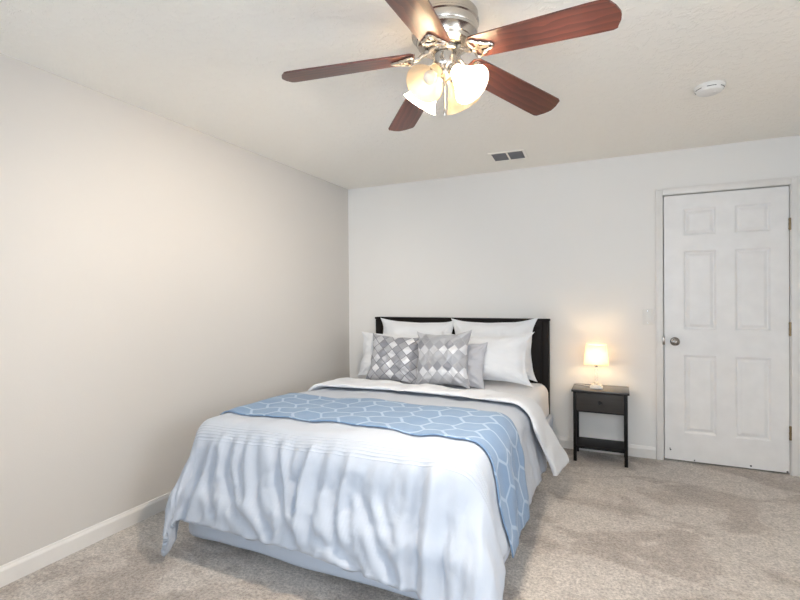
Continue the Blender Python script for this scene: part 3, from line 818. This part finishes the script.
def blade_bm():
    # outline in local x (radial) / y (width)
    wr_, wt = .060, .072
    pts = [(R0, -wr_+.018), (R0+.018, -wr_)]
    for k in range(1, 9):
        u = k/9; pts.append((R0+.018+(R1-.040-R0-.018)*u, -(wr_+(wt-wr_)*u)))
    pts += [(R1-.036, -wt), (R1-.022, -wt+.006), (R1-.018, -wt+.020), (R1-.006, -.034), (R1, -.012), (R1+.001, 0)]
    full = pts + [(x, -y) for x, y in pts[-2::-1]]
    bm = bmesh.new(); add_prism(bm, full, -.003, .003)
    bmesh.ops.bevel(bm, geom=[e for e in bm.edges if abs(e.verts[0].co.z-e.verts[1].co.z) < 1e-6 and len(e.link_faces) == 2], offset=.0012, segments=1, affect='EDGES')
    return bm
def iron_bm():
    bm = bmesh.new()
    # three-lobed loop under the blade root
    pts = []
    for k in range(48):
        a = 2*PI*k/48
        r = .030 + .009*math.cos(3*a) + .004*math.cos(6*a)
        pts.append((.158 + r*math.cos(a)*1.2, r*math.sin(a)*1.25, -.0085))
    add_tube(bm, pts, .0058, 8, closed=True)
    add_prism(bm, [(.100, -.011), (.190, -.007), (.198, 0), (.190, .007), (.100, .011)], -.0085, -.0035)
    add_prism(bm, [(.146, -.034), (.160, -.034), (.160, .034), (.146, .034)], -.0085, -.0035)
    for x, y in ((.135, 0), (.170, .020), (.170, -.020)): add_lathe(bm, [(0, -.0115), (.005, -.0105), (.006, -.0085), (.006, -.003), (0, -.003)], 12, Matrix.Translation((x, y, 0)))
    return bm
tilt = math.atan2(ZB1-ZB0, R1-R0)
bmesh_blade = None
for k in range(5):
    a = math.radians(-13.1) + k*2*PI/5
    rot = Matrix.Rotation(a, 4, 'Z')
    mt_ = Matrix.Translation((0, 0, ZB0)) @ rot @ Matrix.Translation((R0, 0, 0)) @ Matrix.Rotation(-tilt, 4, 'Y') @ Matrix.Rotation(math.radians(-11), 4, 'X') @ Matrix.Translation((-R0, 0, 0))
    if k == 0:
        b0 = from_bm('fan_blade', blade_bm(), M['cherry'], fan); i0 = from_bm('blade_iron', iron_bm(), M['nickel'], fan, auto=40)
        bm = bmesh.new()
        add_tube(bm, [(.050, 0, -.147), (.070, 0, -.149), (.088, 0, -.158), (.104, 0, -.172), (.120, 0, -.176)], .0085, 10)
        add_lathe(bm, [(0, -.010), (.016, -.010), (.016, .004), (0, .004)], 16, Matrix.Translation((.064, 0, -.147)))
        arm = from_bm('blade_arm', bm, M['nickel'], fan, auto=40)
        b, i_, ar = b0, i0, arm
    else:
        b = b0.copy(); i_ = i0.copy(); ar = arm.copy()
        for o in (b, i_, ar): C.objects.link(o); o.parent = fan
    b.matrix_local = mt_; i_.matrix_local = mt_; ar.matrix_local = rot
# light kit
fit_z = -.220
shade_prof = [(.020, 0), (.024, -.004), (.027, -.018), (.033, -.036), (.043, -.056), (.052, -.074), (.058, -.088), (.066, -.102), (.074, -.110)]
full_prof = shade_prof + [(.0755, -.1115), (.0745, -.1125), (.0725, -.1105)]
for k, deg in enumerate((253, 343, 73, 163)):
    a = math.radians(deg)
    til = math.radians(43)
    mt_ = Matrix.Translation((.052*math.cos(a), .052*math.sin(a), fit_z-.012)) @ Matrix.Rotation(a, 4, 'Z') @ Matrix.Rotation(-til, 4, 'Y')
    lit = deg in (343, 163)
    bm = bmesh.new()
    add_lathe(bm, [(0, .028), (.013, .028), (.017, .020), (.024, .012), (.026, .006), (.026, -.006), (.021, -.008), (0, -.008)], 28)
    o = from_bm('shade_holder', bm, M['nickel'], fan, auto=35); o.matrix_local = mt_
    s_ = from_bm('glass_shade', (lambda b_: (add_lathe(b_, full_prof, 40), b_)[1])(bmesh.new()), M['frost'], fan, auto=60); s_.matrix_local = mt_
    s_['label'] = 'frosted bell shaped glass shade, ' + ('lit' if lit else 'unlit')
    bl = lathe('bulb', [(0, -.008), (.012, -.010), (.013, -.030), (.022, -.046), (.026, -.060), (.022, -.074), (.010, -.083), (0, -.085)], M['bulb_on'] if lit else M['bulb_off'], s_, 24)
for (x, y, zl) in ((.012, -.036, -.385), (-.010, .034, -.33)):
    bm = bmesh.new(); add_tube(bm, [(x, y, -.225), (x, y, -.29), (x, y, zl)], .0013, 6)
    add_lathe(bm, [(0, 0), (.004, -.002), (.0045, -.018), (.002, -.024), (0, -.024)], 10, Matrix.Translation((x, y, zl)))
    from_bm('pull_chain', bm, M['nickel'], fan, auto=40)
